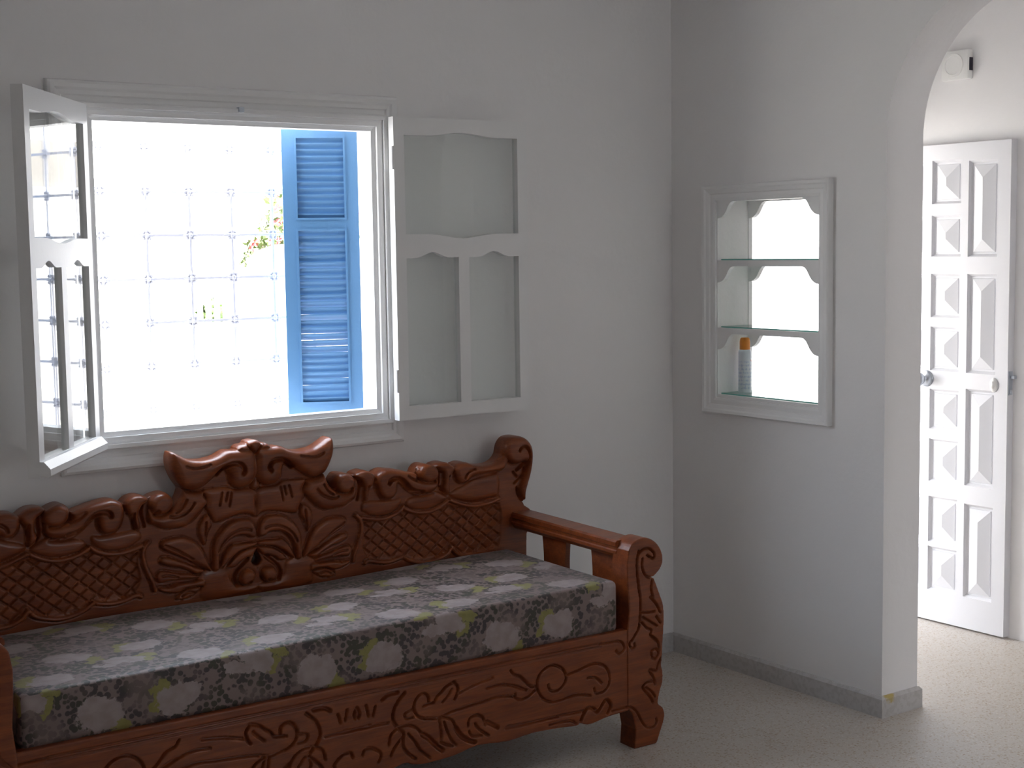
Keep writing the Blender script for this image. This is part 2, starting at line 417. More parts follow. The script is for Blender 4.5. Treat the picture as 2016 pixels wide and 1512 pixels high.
M['hedge']=mat_leaf('hedge_leaves',(.045,.085,.02),(.11,.16,.045))
M['bark']=paint('brown_bark',(.13,.09,.06),.9,.003,30,.2,.2)
# ------------------------------------------------------------------ room shell
T=.19; H=2.9; HX=1.235; XL=-5.2; YR=-5.6
rect=lambda a0,a1,b0,b1:[(a0,b0),(a1,b0),(a1,b1),(a0,b1)]
# window wall (y 0 -> 0.2)
WX0,WX1,WZ0,WZ1=-2.488,-1.335,1.062,2.150
bm=bmesh.new(); plate(bm,rect(XL-.2,T/2,-.15,H),[rect(WX0,WX1,WZ0,WZ1)],.2,lambda a,b,c:(a,c,b))
struct('wall_back',bm,M['wall'])
# hall end wall with the entrance doorway
bm=bmesh.new(); EX0,EX1=.42,1.200
plate(bm,[(T/2,-.15),(EX0,-.15),(EX0,2.10),(EX1,2.10),(EX1,-.15),(HX+.2,-.15),(HX+.2,H),(T/2,H)],[],.2,lambda a,b,c:(a,c,b))
struct('wall_hall_end',bm,M['wall'])
# right wall with niche and arch
AY0,AY1,AR,AZ=-1.105,-2.065,.48,2.04
NY0,NY1,NZ0,NZ1=-.265,-.805,1.085,1.852
arch=[(AY0,0.0)]+[((AY0+AY1)/2+AR*math.cos(t),AZ+AR*math.sin(t)) for t in [PI*i/48 for i in range(49)]]+[(AY1,0.0)]
outer=[(0,0),(0,H),(YR,H),(YR,0)]+arch[::-1]
bm=bmesh.new(); plate(bm,outer,[rect(NY1,NY0,NZ0,NZ1)],T,lambda a,b,c:(c,a,b))
struct('wall_right',bm,M['wall'])
struct('wall_left',newbox(XL-.2,XL,YR,0,0,H),M['wall'])
# rear wall behind the camera, with unseen openings added to let in fill light
RW=REAR_FILL_OPENINGS
bm=bmesh.new(); plate(bm,rect(XL-.2,HX+.2,-.15,H),[rect(*r_) for r_ in RW],.2,lambda a,b,c:(a,YR-c,b))
struct('wall_front',bm,M['wall'])
struct('wall_hall',newbox(HX,HX+.2,YR,0,-.15,H),M['wall'])
struct('floor',newbox(XL-.2,HX+.2,YR-.2,.2,-.15,0),M['floor'])
struct('ceiling',newbox(XL-.2,HX+.2,YR-.2,.2,H,H+.2),M['ceil'])
# skirting
def skirt(bm,pts,h=.077,t=.014):
    # pts: polyline of wall-face corners in order, skirting grows to the left-hand side normal given by sign
    prof=[(0,0),(t,0),(t,h-.010),(t*.35,h),(0,h)]
    n=len(pts); rings=[]
    for i in range(n):
        p=Vector(pts[i]); ds=[]
        if i>0: ds.append((p-Vector(pts[i-1])).normalized())
        if i<n-1: ds.append((Vector(pts[i+1])-p).normalized())
        ns=[Vector((-d.y,d.x)) for d in ds]
        nn=ns[0] if len(ns)==1 else (ns[0]+ns[1])/(1+ns[0].dot(ns[1]))
        rings.append([bm.verts.new((p.x+nn.x*a,p.y+nn.y*a,b)) for a,b in prof])
    for A,B in zip(rings,rings[1:]):
        for k in range(len(prof)):
            l=(k+1)%len(prof); bm.faces.new((A[k],A[l],B[l],B[k]))
    bm.faces.new(rings[0]); bm.faces.new(rings[-1][::-1])
    return bm
struct('baseboard_right',skirt(bmesh.new(),[(T,-.02),(T,AY0),(0,AY0),(0,0)]),M['base'])
struct('baseboard_back',skirt(bmesh.new(),[(-.014,0),(XL,0)]),M['base'])
struct('baseboard_hall',skirt(bmesh.new(),[(HX,0),(HX,YR)][::-1]),M['base']) if False else None
# ------------------------------------------------------------------ window 1 : casing and fixed frame
w1=bpy.data.objects.new('window_1',None); link(w1); w1['kind']='structure'
OX0,OX1,OZ0,OZ1=-2.430,-1.343,1.069,2.143
toW=lambda a,b,c:(a,-c,b)
bm=bmesh.new()
cas=[(0,0),(0,.008),(.012,.011),(.026,.011),(.030,.016),(.042,.018),(.050,.023),(.062,.025),(.070,.022),(.074,.012),(.074,0)]
sweep_rect(bm,OX0-.026,OX1-.026,OZ0,OZ1-.004,[(d,p) for d,p in cas],toW)
for v in bm.verts:   # the right-hand casing is narrower than the left
    if v.co.x>OX1-.02: v.co.x-=.0
obj('casing',bm,M['wood_white'],w1)
bm=bmesh.new()
fr=[(-.050,-.055),(-.050,-.004),(-.038,.000),(-.034,.000),(-.034,.012),(-.020,.014),(-.012,.012),(-.012,.024),(0,.026),(.004,.024),(.004,-.055)]
sweep_rect(bm,OX0-.004,OX1,OZ0,OZ1,fr,toW)
obj('window_frame',bm,M['wood_white'],w1)
bm=newbox(-1.905,-1.885,-.032,-.012,2.135,2.152,.002); obj('catch_plate',bm,M['metal'],w1)
# ------------------------------------------------------------------ casements
LW,LH,LT=.560,1.062,.034
def ogee(x0,x1,z,h,up=1,n=14):
    """edge with a little wave in the middle, from x0 to x1"""
    out=[]
    for i in range(n+1):
        t=i/n; x=x0+(x1-x0)*t; s=abs(t-.5)*2
        e=0 if s>.62 else .5*(1+math.cos(PI*s/.62))
        out.append((x,z+up*h*e))
    return out
def leaf_bm():
    a=.042
    def hole(x0,x1,z0,z1,top,bot):
        lo=ogee(x0,x1,z0,bot,-1) if bot else [(x0,z0),(x1,z0)]
        hi=ogee(x1,x0,z1,top,1)
        return lo+hi
    hs=[hole(a,LW-a,.655,1.000,.014,.016),hole(a,.258,.048,.572,.020,0),hole(.302,LW-a,.048,.572,.020,0)]
    return hs
PANES=[(.042,LW-.042,.636,1.016),(.042,.258,.046,.594),(.302,LW-.042,.046,.594)]
def casement(label,loc,rz,flip):
    t=thing('window_casement',label,'window',loc,rz)
    s=-1 if flip else 1          # s: local x direction of the leaf, exterior face towards -y*... local +y*s
    ext=-1 if flip else 1
    to=lambda x,z,c:(s*x,ext*(c-LT/2),z)
    bm=bmesh.new(); plate(bm,rect(0,LW,0,LH),leaf_bm(),LT,to)
    bmesh.ops.recalc_face_normals(bm,faces=bm.faces[:])
    obj('leaf_frame',bm,M['wood_white'],t)
    bm=bmesh.new()
    plate(bm,[(0,.008),(0,.046),(.012,.046),(.030,.026),(.030,.008),(.024,.002)],[],LW-.02,lambda a,b,c:(s*(.022+c),ext*(LT/2+a),b))
    obj('weather_bar',bm,M['wood_white'],t)
    for x0,x1,z0,z1 in PANES:
        bm=newbox(min(s*x0,s*x1),max(s*x0,s*x1),ext*.004-.002,ext*.004+.002,z0,z1)
        obj('glass_pane',bm,M['glass'],t)
    for z in (.14,.92):
        bm=bmesh.new(); cyl(bm,(-s*.004,-ext*LT*.45,z-.04),(-s*.004,-ext*LT*.45,z+.04),.006,n=10)
        obj('hinge',bm,M['wood_white'],t,smooth=False)
    return t
# left leaf: closed it runs along +x; swung inwards by CA degrees
CA=126.
casement('white glazed casement swung into the room at the left side of the window',(-2.436,-.052,1.072),-math.radians(CA),False)
casement('white glazed casement folded flat back against the wall right of the window',(-1.346,-.055,1.078),math.radians(180-1.5),True)
# ------------------------------------------------------------------ blue louvred shutter
SW=.272
sh=thing('louvred_shutter','blue louvred wooden shutter leaf half open outside the window','shutter',(-1.337,.200,1.070),-math.radians(25))
bm=bmesh.new(); TH=.030
plate(bm,rect(-SW,0,0,1.060),[rect(-SW+.045,-.045,.052,.690),rect(-SW+.045,-.045,.722,1.022)],TH,lambda a,b,c:(a,c,b))
obj('shutter_frame',bm,M['blue'],sh)
bm=bmesh.new()
for z0,z1 in ((.052,.690),(.722,1.022)):
    sweep_rect(bm,-SW+.052,-.052,z0+.007,z1-.007,[(0,0),(0,.004),(.007,.004),(.007,0)],lambda a,b,c:(a,-c,b))
obj('bead_moulding',bm,M['blue'],sh)
for z0,z1,nn in ((.052,.690,27),(.722,1.022,13)):
    bm=bmesh.new(); p=(z1-z0)/nn
    for k in range(nn):
        z=z0+p*(k+.5); a=math.radians(44+(rng.normal()*4.5 if nn==27 else rng.normal()*1.5)); L=.0160
        dz=L*math.sin(a); dy=L*math.cos(a)*.8; q=rng.normal()*.0012
        c=[]
        for x,e in ((-SW+.046,q),(-.046,-q)):
            for sy,sz,tt in ((-1,1,0),(1,-1,0),(1,-1,1),(-1,1,1)):
                c.append(bm.verts.new((x,.015+sy*dy,z+sz*dz+e-(.005 if tt else 0))))
        A,B=c[:4],c[4:]
        bm.faces.new(A); bm.faces.new(B[::-1])
        for i in range(4): bm.faces.new((A[i],B[i],B[(i+1)%4],A[(i+1)%4]))
    obj('louvre_panel',bm,M['blue'],sh)
# ------------------------------------------------------------------ window grille
gr=thing('window_grille','white wrought iron grille of square bars with rosettes outside the window','window grille',(0,.42,0))
gx=[-2.2197+.1605*k for k in range(-2,7)]; gz=[1.5896+.1525*k for k in range(-4,5)]
me_v=me_h=me_r=None
for x in gx:
    bm=bmesh.new(); box(bm,-.0045,.0045,-.0045,.0045,gz[0]-.05,gz[-1]+.05); 
    if me_v is None:
        o=obj('upright_bar',bm,M['iron_white'],gr); me_v=o.data
    else:
        bm.free(); o=link(bpy.data.objects.new('upright_bar',me_v),gr)
    o.location=(x,0,0)
for z in gz:
    if me_h is None:
        o=obj('cross_bar',newbox(gx[0]-.05,gx[-1]+.05,-.0045,.0045,-.0045,.0045),M['iron_white'],gr); me_h=o.data
    else: o=link(bpy.data.objects.new('cross_bar',me_h),gr)
    o.location=(0,0,z)
bm=bmesh.new()
for a in range(4):
    d=Vector((math.cos(a*PI/2),0,math.sin(a*PI/2))); cyl(bm,d*.0,d*.030,.0085,.0045,8)
    d=Vector((math.cos(a*PI/2+PI/4),0,math.sin(a*PI/2+PI/4)))
    bmesh.ops.create_uvsphere(bm,u_segments=10,v_segments=6,radius=.0065,matrix=Matrix.Translation(d*.0165))
bmesh.ops.create_uvsphere(bm,u_segments=12,v_segments=8,radius=.0105)
ro=None
for x in gx:
    for z in gz:
        if ro is None: o=ro=obj('rosette',bm,M['iron_white'],gr,smooth=True)
        else: o=link(bpy.data.objects.new('rosette',ro.data),gr)
        o.location=(x,0,z)
for x in (gx[0],gx[-1]):
    for z in (gz[0],gz[4],gz[-1]):
        obj('wall_fixing',newbox(x-.005,x+.005,-.225,0,z-.005,z+.005),M['iron_white'],gr)
# ------------------------------------------------------------------ niche
ni=thing('niche_surround','white moulded niche frame with three scalloped openings through the right wall','niche',(0,0,0))
toN=lambda a,b,c:(-c,a,b)      # a=y b=z
bm=bmesh.new()
casn=[(0,0),(0,.010),(.010,.013),(.024,.013),(.028,.018),(.040,.022),(.046,.028),(.056,.030),(.060,.026),(.060,0)]
sweep_rect(bm,NY1,NY0,NZ0-.005,NZ1,casn,toN); obj('casing',bm,M['wood_white'],ni)
sc=[(0,-.064),(.012,-.063),(.026,-.058),(.038,-.049),(.048,-.037),(.056,-.024),(.064,-.012),(.074,-.004),(.086,0)]
def scallop(y0,y1,zb,zt):
    L=[(y0,zb)]+[(y0+a,zt+b) for a,b in sc]; R=[(y1-a,zt+b) for a,b in sc][::-1]+[(y1,zb)]
    return L+R
ops=[(1.620,1.8475),(1.356,1.597),(1.0925,1.334)]
E=.004
for x0,nm in ((-.002,'scalloped_front'),(T-.022,'scalloped_back')):
    bm=bmesh.new(); plate(bm,rect(NY1,NY0,NZ0,NZ1),[scallop(NY1+E,NY0-E,*o_) for o_ in ops],.020,lambda a,b,c:(x0+c,a,b))
    obj(nm,bm,M['wood_white'],ni)
for z,l in ((1.6185,'topmost clear glass shelf in the white wall niche'),(1.3545,'middle clear glass shelf in the white wall niche'),(1.0910,'lowest clear glass shelf in the niche, under the spray can')):
    bm=newbox(.0185,T-.0225,NY1+.001,NY0-.001,z,z+.0062)
    for f in bm.faces:
        if abs(f.normal.z)<.5: f.material_index=1
    o=obj('glass_shelf',bm,[M['shelf_glass'],M['glass_edge']]); tag(o,l,'shelf',group='glass shelves in the wall niche')
sp=thing('spray_can','white spray can with orange cap standing on the lowest niche shelf','spray can',(.092,-.325,1.0978))
bm=lathe(bmesh.new(),[(0,0),(.024,0),(.026,.003),(.026,.158),(.0245,.166),(.021,.170),(0,.170)],36); obj('can_body',bm,M['can'],sp,angle=40)
bm=lathe(bmesh.new(),[(0,.169),(.0205,.169),(.0205,.200),(.0185,.212),(.014,.217),(0,.218)],36); obj('cap',bm,M['orange'],sp,angle=40)
# ------------------------------------------------------------------ hall door
DW,DH=.840,2.087
d1=bpy.data.objects.new('door_1',None); d1.location=(1.195,-.742,.008); link(d1); d1['kind']='structure'
half=[(.062,.208,1.607,2.010),(.062,.208,1.112,1.533),(.062,.208,.626,1.043),(.062,.208,.138,.546),
 (.245,.398,1.834,2.020),(.245,.398,1.608,1.785),(.245,.398,1.344,1.533),(.245,.398,1.112,1.304),(.245,.398,.855,1.031),(.245,.398,.622,.811),(.245,.398,.352,.556),(.245,.398,.136,.332)]
pan=half+[(DW-b,DW-a,c,d) for a,b,c,d in half]
bm=bmesh.new(); plate(bm,rect(0,DW,0,DH),[rect(*p) for p in pan],.040,lambda a,b,c:(c,a,b)); obj('door_leaf',bm,M['door_white'],d1)
for a,b,c,d in pan:
    bm=bmesh.new()
    m1=.014; w=min(b-a,d-c)/2-m1; 
    ring=lambda o,x:[bm.verts.new((x,p,q)) for p,q in rect(a+o,b-o,c+o,d-o)]
    R=[ring(0,.004),ring(.006,.010),ring(.010,.016),ring(m1+.004,.016),ring(m1+.006,.012)]
    ww=min(b-a,d-c)/2
    top=ring(ww-.001,-.004)
    R.append(top)
    for A,B in zip(R,R[1:]):
        for i in range(4): bm.faces.new((A[i],A[(i+1)%4],B[(i+1)%4],B[i]))
    bm.faces.new(top)
    bk=ring(0,.030)
    for i in range(4): bm.faces.new((R[0][i],bk[i],bk[(i+1)%4],R[0][(i+1)%4]))
    bm.faces.new(bk[::-1])
    obj('door_panel',bm,M['door_white'],d1)
rotm=Matrix.Rotation(-PI/2,4,'Y')
bm=lathe(bmesh.new(),[(0,0),(.036,0),(.036,.004),(.026,.010),(.012,.014),(.011,.034),(.026,.044),(.031,.056),(.026,.068),(.012,.074),(0,.075)],28,Matrix.Translation((0,.415,1.075))@rotm)
o=obj('door_knob',bm,M['metal'],d1,smooth=True); o['label']='round grey metal centre knob'
bm=lathe(bmesh.new(),[(0,0),(.019,0),(.019,.004),(.016,.008),(.010,.009),(.009,.014),(0,.015)],24,Matrix.Translation((0,.066,1.069))@rotm@Matrix.Diagonal((1.6,1,1,1)))
obj('lock_escutcheon',bm,M['plastic'],d1,smooth=True)
bm=bmesh.new(); box(bm,.006,.030,-.003,.001,1.03,1.13); box(bm,.016,.034,-.020,.0,1.098,1.112,.002); box(bm,.012,.024,-.008,.0,1.035,1.052,.002)
o=obj('lock_plate',bm,M['metal'],d1)
# chime box on the hall wall
cb=thing('door_chime','white square door chime box on the hall wall above the door','door chime',(HX,-.448,2.424))
obj('chime_body',newbox(-.034,0,-.068,.068,-.061,.061,.004),M['plastic'],cb,angle=30)
bm=lathe(bmesh.new(),[(0,0),(.052,0),(.050,.004),(.040,.0045),(.038,.002),(0,.002)],36,Matrix.Translation((-.034,.006,0))@rotm); obj('round_cover',bm,M['plastic'],cb,angle=30)
obj('side_slot',newbox(-.024,-.002,-.0695,-.067,-.026,.028),M['dark'],cb)
# ------------------------------------------------------------------ carved sofa
P=lambda s:np.array([[float(a) for a in q.split(',')] for q in s.split()])/1000.
def smooth_line(p,closed=False,n=4):
    q=[];m=len(p)
    rng_=range(m) if closed else range(m-1)
    for i in rng_:
        p0=p[(i-1)%m] if closed or i>0 else p[0]; p1=p[i]; p2=p[(i+1)%m]; p3=p[(i+2)%m] if closed or i+2<m else p[-1]
        for k in range(n):
            t=k/n
            q.append(.5*((2*p1)+(-p0+p2)*t+(2*p0-5*p1+4*p2-p3)*t*t+(-p0+3*p1-3*p2+p3)*t**3))
    if not closed: q.append(p[-1])
    return np.array(q)
def seg_dist(X,Z,poly,closed):
    d2=np.full(X.shape,1e9); ins=np.zeros(X.shape,bool)
    m=len(poly)
    for i in range(m if closed else m-1):
        ax,az=poly[i]; bx,bz=poly[(i+1)%m]
        ex,ez=bx-ax,bz-az; L=ex*ex+ez*ez+1e-14
        t=np.clip(((X-ax)*ex+(Z-az)*ez)/L,0,1)
        dx=X-ax-t*ex; dz=Z-az-t*ez
        np.minimum(d2,dx*dx+dz*dz,out=d2)
        if closed and az!=bz:
            c=((az>Z)!=(bz>Z))&(X<(bx-ax)*(Z-az)/(bz-az)+ax)
            ins^=c
    return np.sqrt(d2),ins
def local_eval(X,Z,poly,pad,closed):
    lo=poly.min(0)-pad; hi=poly.max(0)+pad
    m=(X>=lo[0])&(X<=hi[0])&(Z>=lo[1])&(Z<=hi[1])
    d=np.full(X.shape,1e3); ins=np.zeros(X.shape,bool)
    if m.any():
        a,b=seg_dist(X[m],Z[m],poly,closed); d[m]=a; ins[m]=b
    return d,ins
BH={'wing':(.030,.030),'knob':(.024,.018),'knob2':(.018,.014),'tri':(.012,.012),'face':(.014,.022),'sideband':(.024,.024),'ball1':(.034,.021),'reel1':(.024,.016),'sscroll':(.030,.020),
 'ball2':(.034,.020),'reel2':(.024,.016),'scroll3':(.028,.020),'end':(.032,.022),'rail1':(.010,.018),'rail2':(.010,.018),'rail3':(.010,.022),'L1':(.022,.012),'L2':(.018,.010),'L3':(.014,.010),
 'curl':(.026,.016),'L4a':(.014,.010),'L4':(.020,.014),'L5':(.016,.012),'L6':(.014,.012),'L7':(.018,.010),'L8':(.010,.010),'fan':(.009,.035)}
def h_back(X,Z):
    X=np.abs(X); h=np.zeros(X.shape)
    lat,ins=local_eval(X,Z,smooth_line(P(LATTICE),True,2),.01,True)
    rec=np.where(ins,-.006*np.clip(lat/.006,0,1),0)
    p=X/.0535+Z/.0450; q=X/.0535-Z/.0450
    dl=np.minimum(np.abs(p-np.round(p)),np.abs(q-np.round(q)))*.0344
    dia=np.where(ins&(dl<.0036),-.0085*(1-(dl/.0036)**2),0)*np.clip(lat/.006,0,1)
    h=h+rec+dia
    for k,s in BODIES.items():
        H_,R_=BH[k]; d,i=local_eval(X,Z,smooth_line(P(s),True,3),.002,True)
        t=np.clip(d/R_,0,1); v=H_*np.sqrt(1-(1-t)**2)
        # channel round each raised form
        h=np.where(i,np.maximum(h,v),h)
        ch=np.where(~i&(d<.005),.006*(1-(d/.005)),0) if k not in('rail1','rail2','rail3','fan') else 0
        h=h-ch*(h<.004)
    for s in RIDGES:
        d,_=local_eval(X,Z,smooth_line(P(s),False,4),.02,False)
        R_=.0075; v=.004+.011*np.sqrt(np.clip(1-(d/R_)**2,0,1)); h=np.where(d<R_,np.maximum(h,v),h)
        h=h-np.where((d>=R_)&(d<.011),.006*(1-(d-R_)/.0035),0)
    for w,dd,s in GROOVES:
        w_=max(w,4.5)/1000.; d,_=local_eval(X,Z,smooth_line(P(s),False,4),.02,False)
        h=h-np.where(d<w_,(dd+4)/1000.*(1-(d/w_)**2),0)
    return h
def h_front(X,Z):
    h=np.zeros(X.shape)
    for w,dd,s in FRONT:
        pl=smooth_line(P(s),False,4)
        for sg in (1,-1):
            q=pl*np.array([sg,1])
            w_=max(w,4.6)/1000.; d,_=local_eval(X,Z,q,.02,False)
            h=np.minimum(h,np.where(d<w_,-(dd+7)/1000.*(1-(d/w_)**2),0))
    # twin bead under the top rail of the board
    for zc,w_,dp in ((.383,.004,.009),(.3735,.0035,.008)):
        d=np.abs(Z-zc); m=(np.abs(X)<.905)
        h=np.minimum(h,np.where((d<w_)&m,-dp*(1-(d/w_)**2),0))
    return h
def carve(name,outline,hole,hf,yfront,thick,step,parent,mat,edge_r=.006):
    lo=outline.min(0)-2*step; hi=outline.max(0)+2*step
    nx=int((hi[0]-lo[0])/step)+1; nz=int((hi[1]-lo[1])/step)+1
    gx=lo[0]+step*np.arange(nx); gz=lo[1]+step*np.arange(nz)
    X,Z=np.meshgrid(gx,gz,indexing='ij')
    def sdf(X,Z):
        d,i=seg_dist(X,Z,outline,True); s=np.where(i,-d,d)
        if hole is not None:
            d2,i2=local_eval(X,Z,hole,.05,True); s=np.maximum(s,np.where(i2,d2,-d2))
        return s
    S=sdf(X,Z)
    cell=(np.minimum.reduce([S[:-1,:-1],S[1:,:-1],S[:-1,1:],S[1:,1:]])<0)
    cen=.25*(S[:-1,:-1]+S[1:,:-1]+S[:-1,1:]+S[1:,1:])
    cell&=(cen<step*.25)
    used=np.zeros(S.shape,bool)
    for a in (0,1):
        for b in (0,1): used[a:nx-1+a,b:nz-1+b]|=cell
    gsx,gsz=np.gradient(S,step)
    g=np.sqrt(gsx**2+gsz**2)+1e-6
    # boundary vertices slide on to the outline
    cnt=np.zeros(S.shape,int)
    for a in (0,1):
        for b in (0,1): cnt[a:nx-1+a,b:nz-1+b]+=cell
    bd=used&(cnt<4)
    for it in range(2):
        mv=np.where(bd,S,0); mv=np.clip(mv,-step,step)
        X=X-mv*gsx/g; Z=Z-mv*gsz/g
        if it==0:
            idx=np.where(bd); S2=S.copy(); S2[idx]=sdf(X[idx],Z[idx]); S=S2
    hh=hf(X,Z)
    dd=np.clip(-S,0,None); rnd=edge_r*(1-np.sqrt(1-(1-np.clip(dd/edge_r,0,1))**2))
    Y=yfront-hh+rnd
    vid=-np.ones(S.shape,int); vid[used]=np.arange(used.sum())
    V=np.stack([X[used],Y[used],Z[used]],1); n=len(V)
    VB=V.copy(); VB[:,1]=yfront+thick
    ii,jj=np.where(cell)
    A=vid[ii,jj];B=vid[ii+1,jj];C_=vid[ii+1,jj+1];D=vid[ii,jj+1]
    F=np.stack([A,B,C_,D],1)
    FB=F[:,::-1]+n
    # side walls
    def pad(c): 
        q=np.zeros((nx+1,nz+1),bool); q[1:nx,1:nz]=c; return q
    c=pad(cell); sides=[]
    for di,dj,va,vb in ((-1,0,(0,0),(0,1)),(1,0,(1,1),(1,0)),(0,-1,(1,0),(0,0)),(0,1,(0,1),(1,1))):
        nb=c[1+di:nx+di,1+dj:nz+dj]
        i2,j2=np.where(cell&~nb)
        a=vid[i2+va[0],j2+va[1]]; b=vid[i2+vb[0],j2+vb[1]]
        sides.append(np.stack([a,b,b+n,a+n],1))
    allF=np.concatenate([F,FB]+sides); allV=np.concatenate([V,VB])
    me=bpy.data.meshes.new(name)
    me.vertices.add(len(allV)); me.vertices.foreach_set('co',allV.ravel())
    me.loops.add(len(allF)*4); me.loops.foreach_set('vertex_index',allF.ravel())
    me.polygons.add(len(allF)); me.polygons.foreach_set('loop_start',np.arange(len(allF))*4); 
    me.update(calc_edges=True); me.validate()
    me.polygons.foreach_set('use_smooth',np.concatenate([np.ones(len(F),bool),np.zeros(len(allF)-len(F),bool)]))
    setmat(me,mat)
    return link(bpy.data.objects.new(name,me),parent)
YAW=-math.radians(1.35)
so=thing('carved_sofa','carved dark wooden sofa bench under the window with scrolled backrest and arms','sofa',(-1.945,-.794,0),YAW)
mir=lambda p:p*np.array([-1,1])
# backrest
sil=P(SIL); sil[0]=(0,sil[0][1])
rh=np.concatenate([sil,[[1.066,.60],[1.060,.40],[1.060,.02],[.985,.02],[.985,.30]]])
rh=np.concatenate([smooth_line(sil,False,3),[[1.076,.728],[1.100,.712],[1.108,.700],[1.104,.655],[1.085,.62],[1.080,.40],[1.080,.0],[1.0,.0],[1.0,.32]]])
outl=np.concatenate([rh,mir(rh)[::-1]])
hl=P(HOLE); hl[:,0]=np.clip(hl[:,0],0,None); hl[0]=(0,.718);hl[-1]=(0,.640)
hl=np.concatenate([hl[1:-1],[[0,.640]],mir(hl[1:-1])[::-1],[[0,.718]]])
carve('backrest',outl,hl,h_back,.683,.052,.0026,so,M['wood'])
# front board and posts
ap=P(APRON); o_=np.argsort(-ap[:,0]); ap=ap[o_]
ap=np.concatenate([[[1.012,.134]],ap[1:],[[.10,.126],[.06,.116],[0,.112]]])
ap=smooth_line(ap,False,3)
ap=np.concatenate([[[1.045,.150]],ap]); fo=np.concatenate([[[1.045,.412]],ap,mir(ap)[::-1][1:],[[-1.045,.412]]])
carve('front_board',fo,None,h_front,.0,.028,.0028,so,M['wood'],.004)
fs=P(FSIL); fs=fs[:-1]; lg=P(LEGL)
po=np.concatenate([smooth_line(fs,False,3),[[1.133,.0],[1.040,.0]],smooth_line(np.concatenate([lg[1:],[[1.022,.134],[1.012,.150]]]),False,3),[[1.012,.40],[1.020,.48],[1.014,.56],[1.012,.63]]])
for s in (1,-1):
    q=po if s>0 else mir(po)
    o=carve('front_post',q,None,h_front,-.004,.080,.0026,so,M['wood'],.0035)
    if s<0: o.location.x=.035
# seat deck and back legs rail
obj('seat_deck',newbox(-1.012,1.012,.028,.700,.355,.400),M['wood'],so)
# arms
for s in (1,-1):
    arm=bpy.data.objects.new('armrest',None); link(arm,so); arm.location.x=0 if s>0 else .035
    bm=bmesh.new()
    pr=[(1.024,.652),(1.030,.646),(1.088,.646),(1.094,.652),(1.094,.662),(1.098,.666),(1.098,.676),(1.103,.680),(1.103,.700),(1.098,.706),(1.020,.706),(1.014,.700),(1.014,.687),(1.019,.683),(1.019,.674),(1.015,.670),(1.015,.661),(1.020,.657)]
    a=[bm.verts.new((s*x,.060,z-.004)) for x,z in pr]; b_=[bm.verts.new((s*x,.712,z+.003)) for x,z in pr]
    bm.faces.new(a); bm.faces.new(b_[::-1])
    for i in range(len(pr)): j=(i+1)%len(pr); bm.faces.new((a[i],b_[i],b_[j],a[j]))
    obj('arm_rail',bm,M['wood'],arm)
    obj('lower_rail',newbox(*sorted((s*1.035,s*1.085)),.076,.700,.400,.460,.003),M['wood'],arm)
    for y0,y1 in ((.384,.531),(.098,.240)):
        out=[]
        for i in range(13):
            t=i/12; w=.010*math.sin(PI*t); out.append((y0+w*.8,.456+t*.192))
        for i in range(13):
            t=1-i/12; w=.010*math.sin(PI*t); out.append((y1-w*.8,.456+t*.192))
        bm=bmesh.new(); plate(bm,out,[],.020,lambda a,b,c:(s*(1.047+c),a,b)); obj('slat',bm,M['wood'],arm)
# mattress
mt=bmesh.new(); box(mt,-.962,.990,.016,.672,.405,.566,.020,0,4)
bmesh.ops.subdivide_edges(mt,edges=[e for e in mt.edges if e.calc_length()>.3],cuts=24,use_grid_fill=True)
for v in mt.verts:
    if v.co.z>.48: v.co.z+=.013*v.co.x+.004*math.sin(v.co.x*5+1)*math.sin(v.co.y*7)
uvl=mt.loops.layers.uv.new('UVMap')
mt.normal_update()
for f in mt.faces:
    n=f.normal
    for l in f.loops:
        c=l.vert.co
        if abs(n.z)>.6: l[uvl].uv=(c.x,c.y)
        elif abs(n.y)>.6: l[uvl].uv=(c.x,(.016-(.566-c.z)) if n.y<0 else (.672+(.566-c.z)))
        else: l[uvl].uv=((.985+(.566-c.z))*(1 if n.x>0 else -1),c.y)
mo=obj('mattress',mt,M['fabric'],None,smooth=True); mo.location=(-1.945,-.794,0); mo.rotation_euler=(0,0,YAW)
tag(mo,'thick floral patterned mattress lying on the carved wooden sofa','mattress')
# ------------------------------------------------------------------ outside
struct('wall_sky_block',newbox(2.4,14,7.0,7.2,-.15,3.5),M['blockwall'])  # added wall, screens the bright horizon from the hall entrance
struct('floor_bounce_cut',newbox(-.45,3.4,.2,6.0,-.15,-.02),M['bounce_cut'])  # added dark floor, cuts light bounced into the hall
for x_ in (-.25,3.1): struct('post_sky_block',newbox(x_,x_+.2,5.7,5.9,-.02,2.2),M['sunwall'])  # posts under the added canopy
struct('canopy_sky_block',newbox(-.45,3.4,.2,6.0,2.20,2.34),M['sunwall'])  # unseen slab added to keep sky light off the hall floor and door
struct('ground',newbox(-40,40,.2,60,-.35,-.15),M['paving'])
struct('wall_garden',newbox(-12,14,11.0,11.25,-.15,GWALL),M['sunwall'])
def foliage(bm,c,r,n,size,seed):
    rg=np.random.default_rng(seed)
    for _ in range(n):
        d=rg.normal(size=3); d/=np.linalg.norm(d); p=np.array(c)+d*np.array(r)*(rg.uniform(.35,1)**.5)
        a=rg.normal(size=3);a/=np.linalg.norm(a); b_=np.cross(a,d); b_/=np.linalg.norm(b_)+1e-9
        s=size*rg.uniform(.7,1.3); w=s*.55; q=np.cross(a,b_)*s*.18
        vs=[bm.verts.new(p+x) for x in (-a*s,b_*w+q,a*s,-b_*w+q)]
        bm.faces.new((vs[0],vs[1],vs[2])); bm.faces.new((vs[0],vs[2],vs[3]))
    return bm
